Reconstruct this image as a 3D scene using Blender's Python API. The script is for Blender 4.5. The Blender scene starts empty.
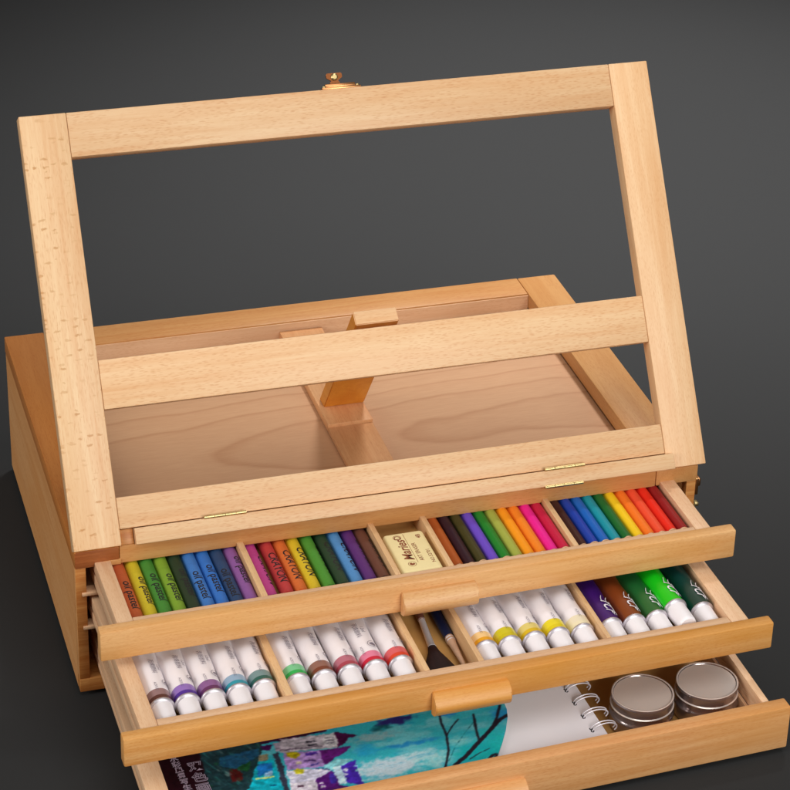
import bpy, bmesh, math, random
from mathutils import Vector, Matrix, Euler, noise
random.seed(7)
sc = bpy.context.scene
col = sc.collection
R = math.radians

# ---------------------------------------------------------------- camera
cam_d = bpy.data.cameras.new('camera'); cam = bpy.data.objects.new('camera', cam_d); col.objects.link(cam)
cam.location = (-0.1828, -1.21716, 0.81854)
cam.rotation_euler = (1.07979, -0.04261, -0.3196)
cam_d.sensor_fit = 'HORIZONTAL'; cam_d.sensor_width = 36
cam_d.lens = 2455.83 / 790 * 36
cam_d.shift_x = (395 - 486.27) / 790; cam_d.shift_y = (314.0 - 395) / 790
cam_d.clip_start = 0.05; cam_d.clip_end = 60
sc.camera = cam
# ---------------------------------------------------------------- world
w = bpy.data.worlds.new('World'); sc.world = w; w.use_nodes = True
bg = w.node_tree.nodes['Background']; bg.inputs[0].default_value = (1.0, 0.98, 0.97, 1); bg.inputs[1].default_value = 0.13
# ---------------------------------------------------------------- studio lamps
def area(name, loc, target, sx, sy, power, color=(1, 1, 1)):
    d = bpy.data.lights.new(name, 'AREA'); d.shape = 'RECTANGLE'; d.size = sx; d.size_y = sy; d.energy = power; d.color = color
    o = bpy.data.objects.new(name, d); col.objects.link(o); o.location = loc
    o.rotation_euler = (Vector(target) - Vector(loc)).to_track_quat('-Z', 'Y').to_euler()
    return o
area('key_softbox', (0.62, -1.90, 0.95), (0.2, 0.0, 0.0), 1.0, 0.8, 29, (1, 0.985, 0.955))
area('overhead_softbox', (0.05, -0.75, 1.55), (0.2, -0.05, 0.0), 1.2, 1.0, 10, (1, 0.985, 0.965))
area('fill_softbox', (-1.7, -0.35, 0.75), (0.1, 0.1, 0.0), 0.8, 0.8, 18, (1, 0.98, 0.955))
sd = bpy.data.lights.new('backdrop_spot', 'SPOT'); sd.energy = 500; sd.spot_size = R(35); sd.spot_blend = 1.0; sd.shadow_soft_size = 0.25; sd.color = (1.0, 1.0, 1.0)
so = bpy.data.objects.new('backdrop_spot', sd); col.objects.link(so); so.location = (1.05, 1.15, 2.3)
so.rotation_euler = (Vector((0.60, 0.66, -0.1)) - so.location).to_track_quat('-Z', 'Y').to_euler()
sc.view_settings.view_transform = 'Standard'; sc.view_settings.look = 'None'
sc.view_settings.exposure = -0.06; sc.view_settings.gamma = 1.0

# ================================================================ materials
def s2l(c):
    return tuple((x / 255 / 12.92 if x / 255 <= 0.04045 else ((x / 255 + 0.055) / 1.055) ** 2.4) for x in c)
def new_mat(name):
    m = bpy.data.materials.new(name); m.use_nodes = True
    nt = m.node_tree; b = nt.nodes['Principled BSDF']
    return m, nt, b
def N(nt, t, **k):
    n = nt.nodes.new(t)
    for a, v in k.items(): setattr(n, a, v)
    return n
def plain(name, rgb, rough=0.5, metal=0.0, spec=0.5, noise_amt=0.08, noise_scale=300, coat=0.0, bump=0.0):
    m, nt, b = new_mat(name)
    tc = N(nt, 'ShaderNodeTexCoord'); no = N(nt, 'ShaderNodeTexNoise'); no.inputs['Scale'].default_value = noise_scale; no.inputs['Detail'].default_value = 4
    nt.links.new(tc.outputs['Object'], no.inputs['Vector'])
    mx = N(nt, 'ShaderNodeMix', data_type='RGBA', blend_type='MIX')
    l = s2l(rgb)
    mx.inputs[6].default_value = (*[c * (1 - noise_amt) for c in l], 1); mx.inputs[7].default_value = (*[min(1, c * (1 + noise_amt)) for c in l], 1)
    nt.links.new(no.outputs['Fac'], mx.inputs[0]); nt.links.new(mx.outputs[2], b.inputs['Base Color'])
    b.inputs['Roughness'].default_value = rough; b.inputs['Metallic'].default_value = metal
    b.inputs['Specular IOR Level'].default_value = spec; b.inputs['Coat Weight'].default_value = coat
    if bump:
        bp = N(nt, 'ShaderNodeBump'); bp.inputs['Strength'].default_value = bump; bp.inputs['Distance'].default_value = 0.0003
        nt.links.new(no.outputs['Fac'], bp.inputs['Height']); nt.links.new(bp.outputs['Normal'], b.inputs['Normal'])
    return m
def wood(name, axis, light, dark, fleck=0.5, fleck_size=1.0, big=0.0, grain=0.35, rough=0.42, stain=0.0, stain_rgb=(200, 120, 40)):
    """beech: grain runs along axis 0/1/2 of the object, short dark pores lie along it, 'big' adds ray flecks across it"""
    m, nt, b = new_mat(name)
    L = nt.links.new
    tc = N(nt, 'ShaderNodeTexCoord'); oi = N(nt, 'ShaderNodeObjectInfo')
    mul = N(nt, 'ShaderNodeMath', operation='MULTIPLY'); mul.inputs[1].default_value = 3.7; L(oi.outputs['Random'], mul.inputs[0])
    add = N(nt, 'ShaderNodeVectorMath', operation='ADD'); L(tc.outputs['Object'], add.inputs[0])
    cmb = N(nt, 'ShaderNodeCombineXYZ')
    for i in range(3): L(mul.outputs[0], cmb.inputs[i])
    L(cmb.outputs[0], add.inputs[1])
    def mapped(along, across):
        s = [across] * 3; s[axis] = along
        mp = N(nt, 'ShaderNodeMapping'); mp.inputs['Scale'].default_value = s; L(add.outputs[0], mp.inputs['Vector']); return mp.outputs[0]
    # broad figure
    n1 = N(nt, 'ShaderNodeTexNoise'); n1.inputs['Scale'].default_value = 1; n1.inputs['Detail'].default_value = 5; n1.inputs['Distortion'].default_value = 1.2
    L(mapped(5, 110), n1.inputs['Vector'])
    # fine fibres
    n2 = N(nt, 'ShaderNodeTexNoise'); n2.inputs['Scale'].default_value = 1; n2.inputs['Detail'].default_value = 3
    L(mapped(45, 1100), n2.inputs['Vector'])
    mixf = N(nt, 'ShaderNodeMath', operation='MULTIPLY_ADD'); L(n2.outputs['Fac'], mixf.inputs[0]); mixf.inputs[1].default_value = 0.5; L(n1.outputs['Fac'], mixf.inputs[2])
    mr = N(nt, 'ShaderNodeMapRange'); mr.inputs['From Min'].default_value = 0.5; mr.inputs['From Max'].default_value = 1.0
    mr.inputs['To Max'].default_value = grain * 2.0; L(mixf.outputs[0], mr.inputs['Value'])
    c1 = N(nt, 'ShaderNodeMix', data_type='RGBA'); c1.inputs[6].default_value = (*s2l(light), 1); c1.inputs[7].default_value = (*s2l(dark), 1)
    L(mr.outputs[0], c1.inputs[0])
    out = c1.outputs[2]
    # pores: stretched cells
    v = N(nt, 'ShaderNodeTexVoronoi'); v.inputs['Scale'].default_value = 1; v.inputs['Randomness'].default_value = 1.0
    L(mapped(190 / fleck_size, 1250 / fleck_size), v.inputs['Vector'])
    lt = N(nt, 'ShaderNodeMapRange'); lt.inputs['From Min'].default_value = 0.42; lt.inputs['From Max'].default_value = 0.16; lt.inputs['To Max'].default_value = fleck
    L(v.outputs['Distance'], lt.inputs['Value'])
    msk = N(nt, 'ShaderNodeTexNoise'); msk.inputs['Scale'].default_value = 1; L(mapped(25, 60), msk.inputs['Vector'])
    mm = N(nt, 'ShaderNodeMapRange'); mm.inputs['From Min'].default_value = 0.25; mm.inputs['From Max'].default_value = 0.5; L(msk.outputs['Fac'], mm.inputs['Value'])
    pf = N(nt, 'ShaderNodeMath', operation='MULTIPLY'); L(lt.outputs[0], pf.inputs[0]); L(mm.outputs[0], pf.inputs[1])
    c2 = N(nt, 'ShaderNodeMix', data_type='RGBA'); L(pf.outputs[0], c2.inputs[0]); L(out, c2.inputs[6])
    c2.inputs[7].default_value = (*[x * k for x, k in zip(s2l(dark), (0.80, 0.56, 0.36))], 1); out = c2.outputs[2]
    if big > 0:
        vb = N(nt, 'ShaderNodeTexVoronoi'); vb.inputs['Scale'].default_value = 1
        wq = N(nt, 'ShaderNodeTexNoise'); wq.inputs['Scale'].default_value = 420; wq.inputs['Detail'].default_value = 3; L(tc.outputs['Object'], wq.inputs['Vector'])
        wv = N(nt, 'ShaderNodeVectorMath', operation='MULTIPLY_ADD'); L(wq.outputs['Color'], wv.inputs[0]); wv.inputs[1].default_value = (0.9, 0.9, 0.9); L(mapped(420, 170), wv.inputs[2])
        L(wv.outputs[0], vb.inputs['Vector'])
        wn = N(nt, 'ShaderNodeSeparateColor'); L(vb.outputs['Color'], wn.inputs[0])
        pick = N(nt, 'ShaderNodeMath', operation='GREATER_THAN'); pick.inputs[1].default_value = 0.72; L(wn.outputs[0], pick.inputs[0])
        lb = N(nt, 'ShaderNodeMapRange'); lb.inputs['From Min'].default_value = 0.40; lb.inputs['From Max'].default_value = 0.22; lb.inputs['To Max'].default_value = big; L(vb.outputs['Distance'], lb.inputs['Value'])
        fb = N(nt, 'ShaderNodeMath', operation='MULTIPLY'); L(lb.outputs[0], fb.inputs[0]); L(pick.outputs[0], fb.inputs[1])
        cl = N(nt, 'ShaderNodeTexNoise'); cl.inputs['Scale'].default_value = 1; L(mapped(38, 60), cl.inputs['Vector'])
        cm = N(nt, 'ShaderNodeMapRange'); cm.inputs['From Min'].default_value = 0.40; cm.inputs['From Max'].default_value = 0.62; cm.inputs['To Min'].default_value = 0.2; L(cl.outputs['Fac'], cm.inputs['Value'])
        fb2 = N(nt, 'ShaderNodeMath', operation='MULTIPLY'); L(fb.outputs[0], fb2.inputs[0]); L(cm.outputs[0], fb2.inputs[1]); fb = fb2
        c3 = N(nt, 'ShaderNodeMix', data_type='RGBA'); L(fb.outputs[0], c3.inputs[0]); L(out, c3.inputs[6]); c3.inputs[7].default_value = (*s2l((190, 132, 72)), 1); out = c3.outputs[2]
    if stain > 0:
        ns = N(nt, 'ShaderNodeTexNoise'); ns.inputs['Scale'].default_value = 1; ns.inputs['Detail'].default_value = 2; L(mapped(9, 22), ns.inputs['Vector'])
        ms = N(nt, 'ShaderNodeMapRange'); ms.inputs['From Min'].default_value = 0.42; ms.inputs['From Max'].default_value = 0.7; ms.inputs['To Max'].default_value = stain; L(ns.outputs['Fac'], ms.inputs['Value'])
        c4 = N(nt, 'ShaderNodeMix', data_type='RGBA'); L(ms.outputs[0], c4.inputs[0]); L(out, c4.inputs[6]); c4.inputs[7].default_value = (*s2l(stain_rgb), 1); out = c4.outputs[2]
    hv = N(nt, 'ShaderNodeHueSaturation'); vr = N(nt, 'ShaderNodeMapRange'); vr.inputs['To Min'].default_value = 0.93; vr.inputs['To Max'].default_value = 1.07
    L(oi.outputs['Random'], vr.inputs['Value']); L(vr.outputs[0], hv.inputs['Value']); L(out, hv.inputs['Color']); out = hv.outputs['Color']
    L(out, b.inputs['Base Color'])
    b.inputs['Roughness'].default_value = rough; b.inputs['Specular IOR Level'].default_value = 0.35
    bp = N(nt, 'ShaderNodeBump'); bp.inputs['Strength'].default_value = 0.12; bp.inputs['Distance'].default_value = 0.0004
    L(n2.outputs['Fac'], bp.inputs['Height']); L(bp.outputs['Normal'], b.inputs['Normal'])
    return m
def plywood(name):
    """wide cathedral rings of rotary-cut veneer, grain along x"""
    m, nt, b = new_mat(name); L = nt.links.new
    tc = N(nt, 'ShaderNodeTexCoord')
    mp = N(nt, 'ShaderNodeMapping'); mp.inputs['Location'].default_value = (-0.135, -0.28, 0); mp.inputs['Scale'].default_value = (0.20, 2.4, 0); L(tc.outputs['Object'], mp.inputs['Vector'])
    nd = N(nt, 'ShaderNodeTexNoise'); nd.inputs['Scale'].default_value = 7; nd.inputs['Detail'].default_value = 3; L(tc.outputs['Object'], nd.inputs['Vector'])
    sub = N(nt, 'ShaderNodeVectorMath', operation='MULTIPLY_ADD'); L(nd.outputs['Color'], sub.inputs[0]); sub.inputs[1].default_value = (0.05, 0.06, 0); L(mp.outputs[0], sub.inputs[2])
    ln = N(nt, 'ShaderNodeVectorMath', operation='LENGTH'); L(sub.outputs[0], ln.inputs[0])
    ms = N(nt, 'ShaderNodeMath', operation='MULTIPLY'); ms.inputs[1].default_value = 30; L(ln.outputs['Value'], ms.inputs[0])
    fr = N(nt, 'ShaderNodeMath', operation='FRACT'); L(ms.outputs[0], fr.inputs[0])
    cr = N(nt, 'ShaderNodeValToRGB'); e = cr.color_ramp.elements
    e[0].position = 0.0; e[0].color = (0, 0, 0, 1); e[1].position = 1.0; e[1].color = (0.02, 0.02, 0.02, 1)
    q = cr.color_ramp.elements.new(0.78); q.color = (0.10, 0.10, 0.10, 1)
    q = cr.color_ramp.elements.new(0.9); q.color = (0.42, 0.42, 0.42, 1)
    q = cr.color_ramp.elements.new(0.95); q.color = (0.1, 0.1, 0.1, 1)
    L(fr.outputs[0], cr.inputs[0])
    n2 = N(nt, 'ShaderNodeTexNoise'); n2.inputs['Scale'].default_value = 1; n2.inputs['Detail'].default_value = 5
    m2 = N(nt, 'ShaderNodeMapping'); m2.inputs['Scale'].default_value = (90, 900, 900); L(tc.outputs['Object'], m2.inputs['Vector']); L(m2.outputs[0], n2.inputs['Vector'])
    ad = N(nt, 'ShaderNodeMath', operation='MULTIPLY_ADD'); L(n2.outputs['Fac'], ad.inputs[0]); ad.inputs[1].default_value = 0.45; L(cr.outputs[0], ad.inputs[2])
    c1 = N(nt, 'ShaderNodeMix', data_type='RGBA'); c1.inputs[6].default_value = (*s2l((206, 160, 120)), 1); c1.inputs[7].default_value = (*s2l((170, 116, 74)), 1)
    L(ad.outputs[0], c1.inputs[0]); L(c1.outputs[2], b.inputs['Base Color'])
    b.inputs['Roughness'].default_value = 0.55
    return m

PALE, PALED = (232, 195, 151), (216, 160, 108)
M = {}
M['frame_x'] = wood('beech_pale_rail', 0, PALE, PALED, fleck=0.42, fleck_size=0.92)
M['frame_y'] = wood('beech_pale_stile_flecked', 1, (233, 197, 152), PALED, fleck=0.3, big=0.75)
M['frame_y2'] = wood('beech_pale_stile', 1, (231, 193, 149), (215, 161, 109), fleck=0.3, fleck_size=0.7)
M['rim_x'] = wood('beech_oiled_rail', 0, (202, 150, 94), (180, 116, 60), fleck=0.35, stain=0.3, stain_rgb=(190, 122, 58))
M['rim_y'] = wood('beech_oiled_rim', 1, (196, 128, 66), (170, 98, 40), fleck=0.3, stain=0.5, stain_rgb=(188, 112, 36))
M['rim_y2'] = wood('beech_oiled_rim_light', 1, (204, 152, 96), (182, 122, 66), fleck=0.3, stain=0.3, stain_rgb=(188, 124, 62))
M['side'] = wood('beech_side_panel', 1, (224, 168, 110), (200, 134, 74), fleck=0.4, stain=0.4, stain_rgb=(210, 136, 64))
M['endgrain'] = wood('beech_end_grain', 0, (168, 96, 50), (130, 66, 30), fleck=0.3, grain=0.5, stain=0.4, stain_rgb=(196, 134, 80))
M['edge'] = wood('beech_side_edge', 0, (204, 146, 82), (176, 108, 50), fleck=0.3, grain=0.7)
M['front_x'] = wood('beech_drawer_front', 0, (230, 184, 130), (210, 151, 91), fleck=0.45, fleck_size=0.65, grain=0.5, stain=0.35, stain_rgb=(216, 154, 74))
M['front_x2'] = wood('beech_drawer_front_amber', 0, (226, 173, 110), (206, 139, 68), fleck=0.4, fleck_size=0.65, grain=0.5, stain=0.7, stain_rgb=(212, 142, 48))
M['front_x3'] = wood('beech_drawer_front_flecked', 0, (226, 174, 120), (206, 143, 86), fleck=0.4, fleck_size=0.8, grain=0.5, stain=0.4, stain_rgb=(212, 146, 68))
M['draw_y'] = wood('beech_drawer_side', 1, (234, 196, 157), (214, 162, 118), fleck=0.3, fleck_size=0.8)
M['draw_x'] = wood('beech_drawer_cross', 0, (236, 198, 160), (216, 164, 120), fleck=0.3, fleck_size=0.8)
M['div'] = wood('beech_divider', 1, (228, 190, 142), (208, 158, 108), fleck=0.3, fleck_size=0.8)
M['ochre'] = plain('drawer_floor', (196, 148, 84), 0.6, noise_scale=120)
M['ply'] = plywood('birch_plywood')
M['prop'] = wood('beech_prop_leg_bounce_tint', 1, (224, 152, 54), (206, 124, 32), fleck=0.2, grain=0.4)  # deep orange holds the warm bounce light on the shaded leg
M['rack'] = wood('beech_rack', 1, (222, 168, 118), (200, 136, 86), fleck=0.25)
M['brass'] = plain('brass', (196, 174, 122), 0.38, 1.0, noise_amt=0.15)
M['bronze'] = plain('aged_brass', (196, 138, 90), 0.3, 1.0, noise_amt=0.15)
M['steel'] = plain('brushed_tin', (172, 160, 158), 0.2, 0.85, noise_amt=0.04, noise_scale=60)
M['alu'] = plain('tube_aluminium', (206, 200, 206), 0.42, 0.75, noise_amt=0.03)
M['black'] = plain('print_black', (26, 24, 30), 0.6)
M['grey_print'] = plain('print_grey', (120, 112, 128), 0.6)
M['white_print'] = plain('print_white', (235, 232, 240), 0.5)
M['brown_print'] = plain('print_brown', (140, 72, 40), 0.6)
M['rubber'] = plain('cream_rubber', (238, 218, 160), 0.6, noise_amt=0.04, noise_scale=200, bump=0.05)
M['tubewhite'] = plain('tube_white', (246, 240, 243), 0.38, noise_amt=0.02, coat=0.1)
M['capwhite'] = plain('cap_white', (244, 238, 240), 0.42, noise_amt=0.02)
M['paper'] = plain('paper_white', (244, 238, 242), 0.75, noise_amt=0.02, noise_scale=40)
M['wire'] = plain('binding_wire', (230, 226, 232), 0.3, 0.3, noise_amt=0.02)
M['pencilwood'] = plain('pencil_end_wood', (236, 194, 150), 0.6, noise_amt=0.15, noise_scale=900)
M['lead'] = plain('pencil_lead', (120, 84, 60), 0.5)

def cmat(kind, rgb):
    if kind in ('pastel', 'wax'): g_ = sum(rgb) / 3; rgb = tuple(int((c * 0.86 + g_ * 0.14) * 0.94) for c in rgb)
    k = kind + '_%d_%d_%d' % rgb
    if k not in M:
        if kind == 'pastel': M[k] = plain('pastel_wrap', rgb, 0.55, noise_amt=0.12, noise_scale=700, spec=0.4)
        elif kind == 'wax': M[k] = plain('crayon_wax', rgb, 0.5, noise_amt=0.12, noise_scale=400)
        elif kind == 'lacquer': M[k] = plain('pencil_lacquer', rgb, 0.4, noise_amt=0.04, spec=0.3)
        else: M[k] = plain('tube_paint', rgb, 0.35, noise_amt=0.06, noise_scale=80, coat=0.1)
    return M[k]

# ================================================================ geometry helpers
def link(name, me, mats, parent=None):
    o = bpy.data.objects.new(name, me); col.objects.link(o)
    for m in (mats if isinstance(mats, (list, tuple)) else [mats]): me.materials.append(m)
    if parent is not None: o.parent = parent
    return o
def box_bm(bm, a, b, bev=0.0006, mi=0, seg=2, top_in=0):
    x0, y0, z0 = a; x1, y1, z1 = b
    vs = [bm.verts.new(p) for p in ((x0, y0, z0), (x1, y0, z0), (x1, y1, z0), (x0, y1, z0), (x0, y0, z1), (x1, y0, z1), (x1, y1, z1), (x0, y1, z1))]
    fs = [bm.faces.new([vs[i] for i in q]) for q in ((3, 2, 1, 0), (4, 5, 6, 7), (0, 1, 5, 4), (1, 2, 6, 5), (2, 3, 7, 6), (3, 0, 4, 7))]
    for f in fs: f.material_index = mi
    if bev > 0:
        es = list({e for f in fs for e in f.edges})
        r = bmesh.ops.bevel(bm, geom=es, offset=bev, segments=seg, affect='EDGES', profile=0.5)
        for f in r['faces']: f.material_index = mi
def finish(bm, name, mats, parent=None, smooth=True, angle=35):
    me = bpy.data.meshes.new(name)
    bmesh.ops.recalc_face_normals(bm, faces=bm.faces[:])
    bm.to_mesh(me); bm.free()
    if smooth:
        for p in me.polygons: p.use_smooth = True
        me.set_sharp_from_angle(angle=R(angle))
    return link(name, me, mats, parent)
def board(name, a, b, mat, parent, bev=0.0007):
    bm = bmesh.new(); box_bm(bm, a, b, bev); return finish(bm, name, mat, parent)
def boards(name, lst, mats, parent, bev=0.0007):
    bm = bmesh.new()
    for q in lst:
        box_bm(bm, q[0], q[1], q[3] if len(q) > 3 else bev, q[2] if len(q) > 2 else 0)
    return finish(bm, name, mats, parent)
def lathe_bm(bm, prof, n=28, mi=0, axis='z', cap=True, org=(0, 0, 0), flat=None):
    """prof: list of (r, h); axis z or y (front end is -y)"""
    rings = []
    for r, h in prof:
        ring = []
        for i in range(n):
            a = 2 * math.pi * i / n
            if axis == 'z': p = (org[0] + r * math.cos(a), org[1] + r * math.sin(a), org[2] + h)
            else:
                fx, fz = flat(h) if flat else (1, 1)
                p = (org[0] + r * math.cos(a) * fx, org[1] + h, org[2] + r * math.sin(a) * fz)
            ring.append(bm.verts.new(p))
        rings.append(ring)
    for k in range(len(rings) - 1):
        for i in range(n):
            f = bm.faces.new((rings[k][i], rings[k][(i + 1) % n], rings[k + 1][(i + 1) % n], rings[k + 1][i])); f.material_index = mi
    if cap:
        for rr in (rings[0], rings[-1]):
            f = bm.faces.new(rr); f.material_index = mi
def empty(name, loc, rot=(0, 0, 0)):
    o = bpy.data.objects.new(name, None); o.empty_display_size = 0.01; col.objects.link(o)
    o.location = loc; o.rotation_euler = rot; return o
def tag(o, label=None, cat=None, group=None, kind=None):
    if label: o['label'] = label
    if cat: o['category'] = cat
    if group: o['group'] = group
    if kind: o['kind'] = kind
    return o
_tc = {}
def text_geo(body, size=1.0, shear=0.0, offset=0.0, space=1.0):
    k = (body, size, shear, offset, space)
    if k not in _tc:
        c = bpy.data.curves.new('t', 'FONT'); c.body = body; c.size = 1.0; c.shear = shear; c.offset = offset; c.align_x = 'LEFT'; c.resolution_u = 3
        c.space_character = space
        o = bpy.data.objects.new('t', c); col.objects.link(o)
        me = bpy.data.meshes.new_from_object(o.evaluated_get(bpy.context.evaluated_depsgraph_get()))
        tb = bmesh.new(); tb.from_mesh(me); bmesh.ops.triangulate(tb, faces=tb.faces[:])
        if not any(ord(ch) > 0x2000 for ch in body):
            for _ in range(3): bmesh.ops.subdivide_edges(tb, edges=[e for e in tb.edges if abs(e.verts[0].co.y - e.verts[1].co.y) > 0.16], cuts=1); bmesh.ops.triangulate(tb, faces=tb.faces[:])
        tb.to_mesh(me); tb.free()
        v = [tuple(x.co * size) for x in me.vertices]; f = [tuple(p.vertices) for p in me.polygons]
        bpy.data.objects.remove(o); bpy.data.curves.remove(c); bpy.data.meshes.remove(me)
        xs = [p[0] for p in v]; ys = [p[1] for p in v]
        _tc[k] = (v, f, (min(xs), max(xs), min(ys), max(ys)))
    return _tc[k]
def wrap_geo(name, geos, r, fn_org, mat, parent, lift=0.00012, z0=0.0):
    """geos: list of (verts2d [(along, up)], faces). Reads from the back towards -y, letters' tops towards +x, bent round a barrel of radius r"""
    V, F = [], []
    for vs, fs in geos:
        b = len(V)
        for u, v in vs:
            a = v / r
            V.append((fn_org[0] + (r + lift) * math.sin(a), fn_org[1] - u, fn_org[2] + (r + lift) * math.cos(a) + z0))
        F += [tuple(i + b for i in f) for f in fs]
    me = bpy.data.meshes.new(name); me.from_pydata(V, [], F); me.update()
    return link(name, me, mat, parent)
def tg(body, size, u0, v0, shear=0.0, offset=0.0, rot=0.0, space=1.0, stretch=1.0):
    v, f, bb = text_geo(body, size, shear, offset, space)
    cx, cy = bb[0], (bb[2] + bb[3]) / 2
    c, s = math.cos(rot), math.sin(rot)
    return [(u0 + (x - cx) * stretch * c - (y - cy) * s, v0 + (x - cx) * stretch * s + (y - cy) * c) for x, y, _ in v], f
def ring_geo(u0, v0, ro, ri, n=20):
    vs, fs = [], []
    for i in range(n):
        a = 2 * math.pi * i / n
        vs += [(u0 + ro * math.cos(a), v0 + ro * math.sin(a)), (u0 + ri * math.cos(a), v0 + ri * math.sin(a))]
    for i in range(n):
        j = (i + 1) % n; fs.append((2 * i, 2 * j, 2 * j + 1, 2 * i + 1))
    return vs, fs
def poly_geo(pts, u0=0, v0=0, s=1):
    return [(u0 + x * s, v0 + y * s) for x, y in pts], [tuple(range(len(pts)))]
def stroke_geo(pts, w):
    vs, fs = [], []
    for i, p in enumerate(pts):
        a = pts[max(0, i - 1)]; b = pts[min(len(pts) - 1, i + 1)]
        d = Vector((b[0] - a[0], b[1] - a[1])); d.normalize(); n = Vector((-d.y, d.x)) * w / 2 * (1 if 0 < i < len(pts) - 1 else 0.35)
        vs += [(p[0] + n.x, p[1] + n.y), (p[0] - n.x, p[1] - n.y)]
    for i in range(len(pts) - 1): fs.append((2 * i, 2 * i + 2, 2 * i + 3, 2 * i + 1))
    return vs, fs

# ================================================================ setting
W, D, H, TT = 0.40, 0.274, 0.1023, 0.0118
bm = bmesh.new()
S = 6.0
vs = [bm.verts.new(p) for p in ((-S, -S, 0), (S, -S, 0), (S, S, 0), (-S, S, 0))]; bm.faces.new(vs)
gm = plain('grey_backdrop_paper', (46, 46, 46), 0.92, noise_amt=0.02, noise_scale=3, spec=0.2)
ground = finish(bm, 'ground', gm, None, False); ground.location = (0, 0, -H - 0.0035); tag(ground, kind='structure')

# ================================================================ the easel box
easel = empty('easel_box', (0.2, 0.0, -H))
tag(easel, 'wooden tabletop easel box with raised open frame and three pulled out drawers', 'easel box')
ez = Matrix.Translation((-0.2, 0, H))
def P3(x, y, z): return (x - 0.2, y, z + H)      # world -> easel local
def eb(name, a, b, mat, bev=0.0007): return board(name, P3(*a), P3(*b), mat, easel, bev)
RW = 0.029
# left rim plank runs through to the front and shows its end grain there
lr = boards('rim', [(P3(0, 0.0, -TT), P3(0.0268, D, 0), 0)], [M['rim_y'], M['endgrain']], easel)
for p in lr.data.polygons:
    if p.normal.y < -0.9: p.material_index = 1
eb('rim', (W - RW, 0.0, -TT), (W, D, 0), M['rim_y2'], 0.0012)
boards('rim', [(P3(0.027, 0.0, -TT), P3(W - RW - 0.0002, 0.0265, 0)), (P3(0.0172, -0.0004, -TT - 0.0002), P3(0.0275, 0.006, -0.0086), 0, 0.0002)], [M['rim_x']], easel)
eb('rim', (0.027, 0.249, -TT), (W - RW - 0.0002, D, 0), M['rim_x'])
sp = boards('side_panel', [(P3(0.0003, 0.001, -H + 0.0097), P3(0.0066, 0.0075, -TT - 0.0002), 0, 0.0003), (P3(0.0003, 0.0075, -H), P3(0.0066, D - 0.001, -TT - 0.0002), 0, 0)], [M['side'], M['edge']], easel, 0.0004)
for p in sp.data.polygons:
    if p.normal.y < -0.9: p.material_index = 1
eb('side_panel', (W - 0.0069, 0.0078, -H), (W - 0.0003, D - 0.001, -TT - 0.0002), M['side'], 0.0004)
eb('back_panel', (0.0068, D - 0.009, -H + 0.0097), (W - 0.0071, D - 0.001, -TT - 0.0002), M['side'], 0.0003)
boards('bottom_board', [(P3(0.0004, 0.0008, -H), P3(W - 0.0004, 0.0073, -H + 0.0095), 0, 0.0004), (P3(0.0068, 0.0072, -H), P3(W - 0.0071, D - 0.001, -H + 0.0094), 0, 0)], [M['edge']], easel)
eb('side_panel', (W - 0.0068, 0.0012, -H + 0.0097), (W - 0.0004, 0.0077, -TT - 0.0002), M['edge'], 0.0003)
for z in (-0.0305, -0.0547):
    eb('drawer_runner', (0.0038, -0.0006, z - 0.0009), (0.0143, 0.008, z + 0.0009), M['draw_y'], 0.0002)
    eb('drawer_runner', (W - 0.0143, -0.0006, z - 0.0009), (W - 0.0038, 0.008, z + 0.0009), M['draw_y'], 0.0002)
# tray inside the rim
eb('tray_floor', (0.0262, 0.0255, -0.0150), (W - RW + 0.0008, 0.2495, -0.0128), M['ply'], 0)
eb('tray_lining', (0.0270, 0.2482, -0.0127), (W - RW - 0.0002, 0.2489, -0.0012), M['draw_x'], 0)
boards('support_rack', [(P3(0.1868, 0.0267, -0.0127), P3(0.2172, 0.117, -0.0090)), (P3(0.1868, 0.1173, -0.0127), P3(0.2172, 0.2480, -0.0066))], M['rack'], easel, 0.0004)

# ---- tilted frame: local x across, local y up the slope, local z out of its face
TH = 0.97712; FL = 0.26191
frame_T = Matrix.Translation(Vector(P3(0.2, -0.0027, 0.0024))) @ Matrix.Rotation(-0.0087, 4, 'Z') @ Matrix.Rotation(-0.0053, 4, 'Y') @ Matrix.Rotation(TH, 4, 'X')
FT = 0.0115
x0, x1 = -0.2002, 0.2028
frame = empty('easel_frame', (0, 0, 0)); frame.parent = easel; frame.matrix_local = frame_T
board('stile', (x0, 0, -FT), (x0 + 0.0284, FL, 0), M['frame_y'], frame, 0.0006)
board('stile', (x1 - 0.0263, 0, -FT), (x1, FL, 0), M['frame_y2'], frame, 0.0006)
xi0, xi1 = x0 + 0.0285, x1 - 0.0264
for v0, v1 in ((FL - 0.0273, FL), (0.0815, 0.1113), (0.0097, 0.0286)):
    board('rail', (xi0, v0, -FT + 0.0003), (xi1, v1, -0.0003 if v0 > 0.02 else -0.0004), M['frame_x'], frame, 0.0006)
boards('ledge_strip', [((-0.2 + 0.0365, -0.0007, -FT), (xi1 - 0.0002, 0.0092, 0.0004), 0, 0), ((-0.2 + 0.0365, -0.0007, 0.0003), (0.1808, 0.0092, 0.0032), 0, 0.0006)], [M['frame_x']], frame)
board('shaded_gap_block', (xi0 + 0.0001, 0.0002, -FT), (-0.2 + 0.0362, 0.0095, -0.0024), M['edge'], frame, 0.0003)  # darker block stands in for the shaded gap beside the ledge strip
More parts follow.
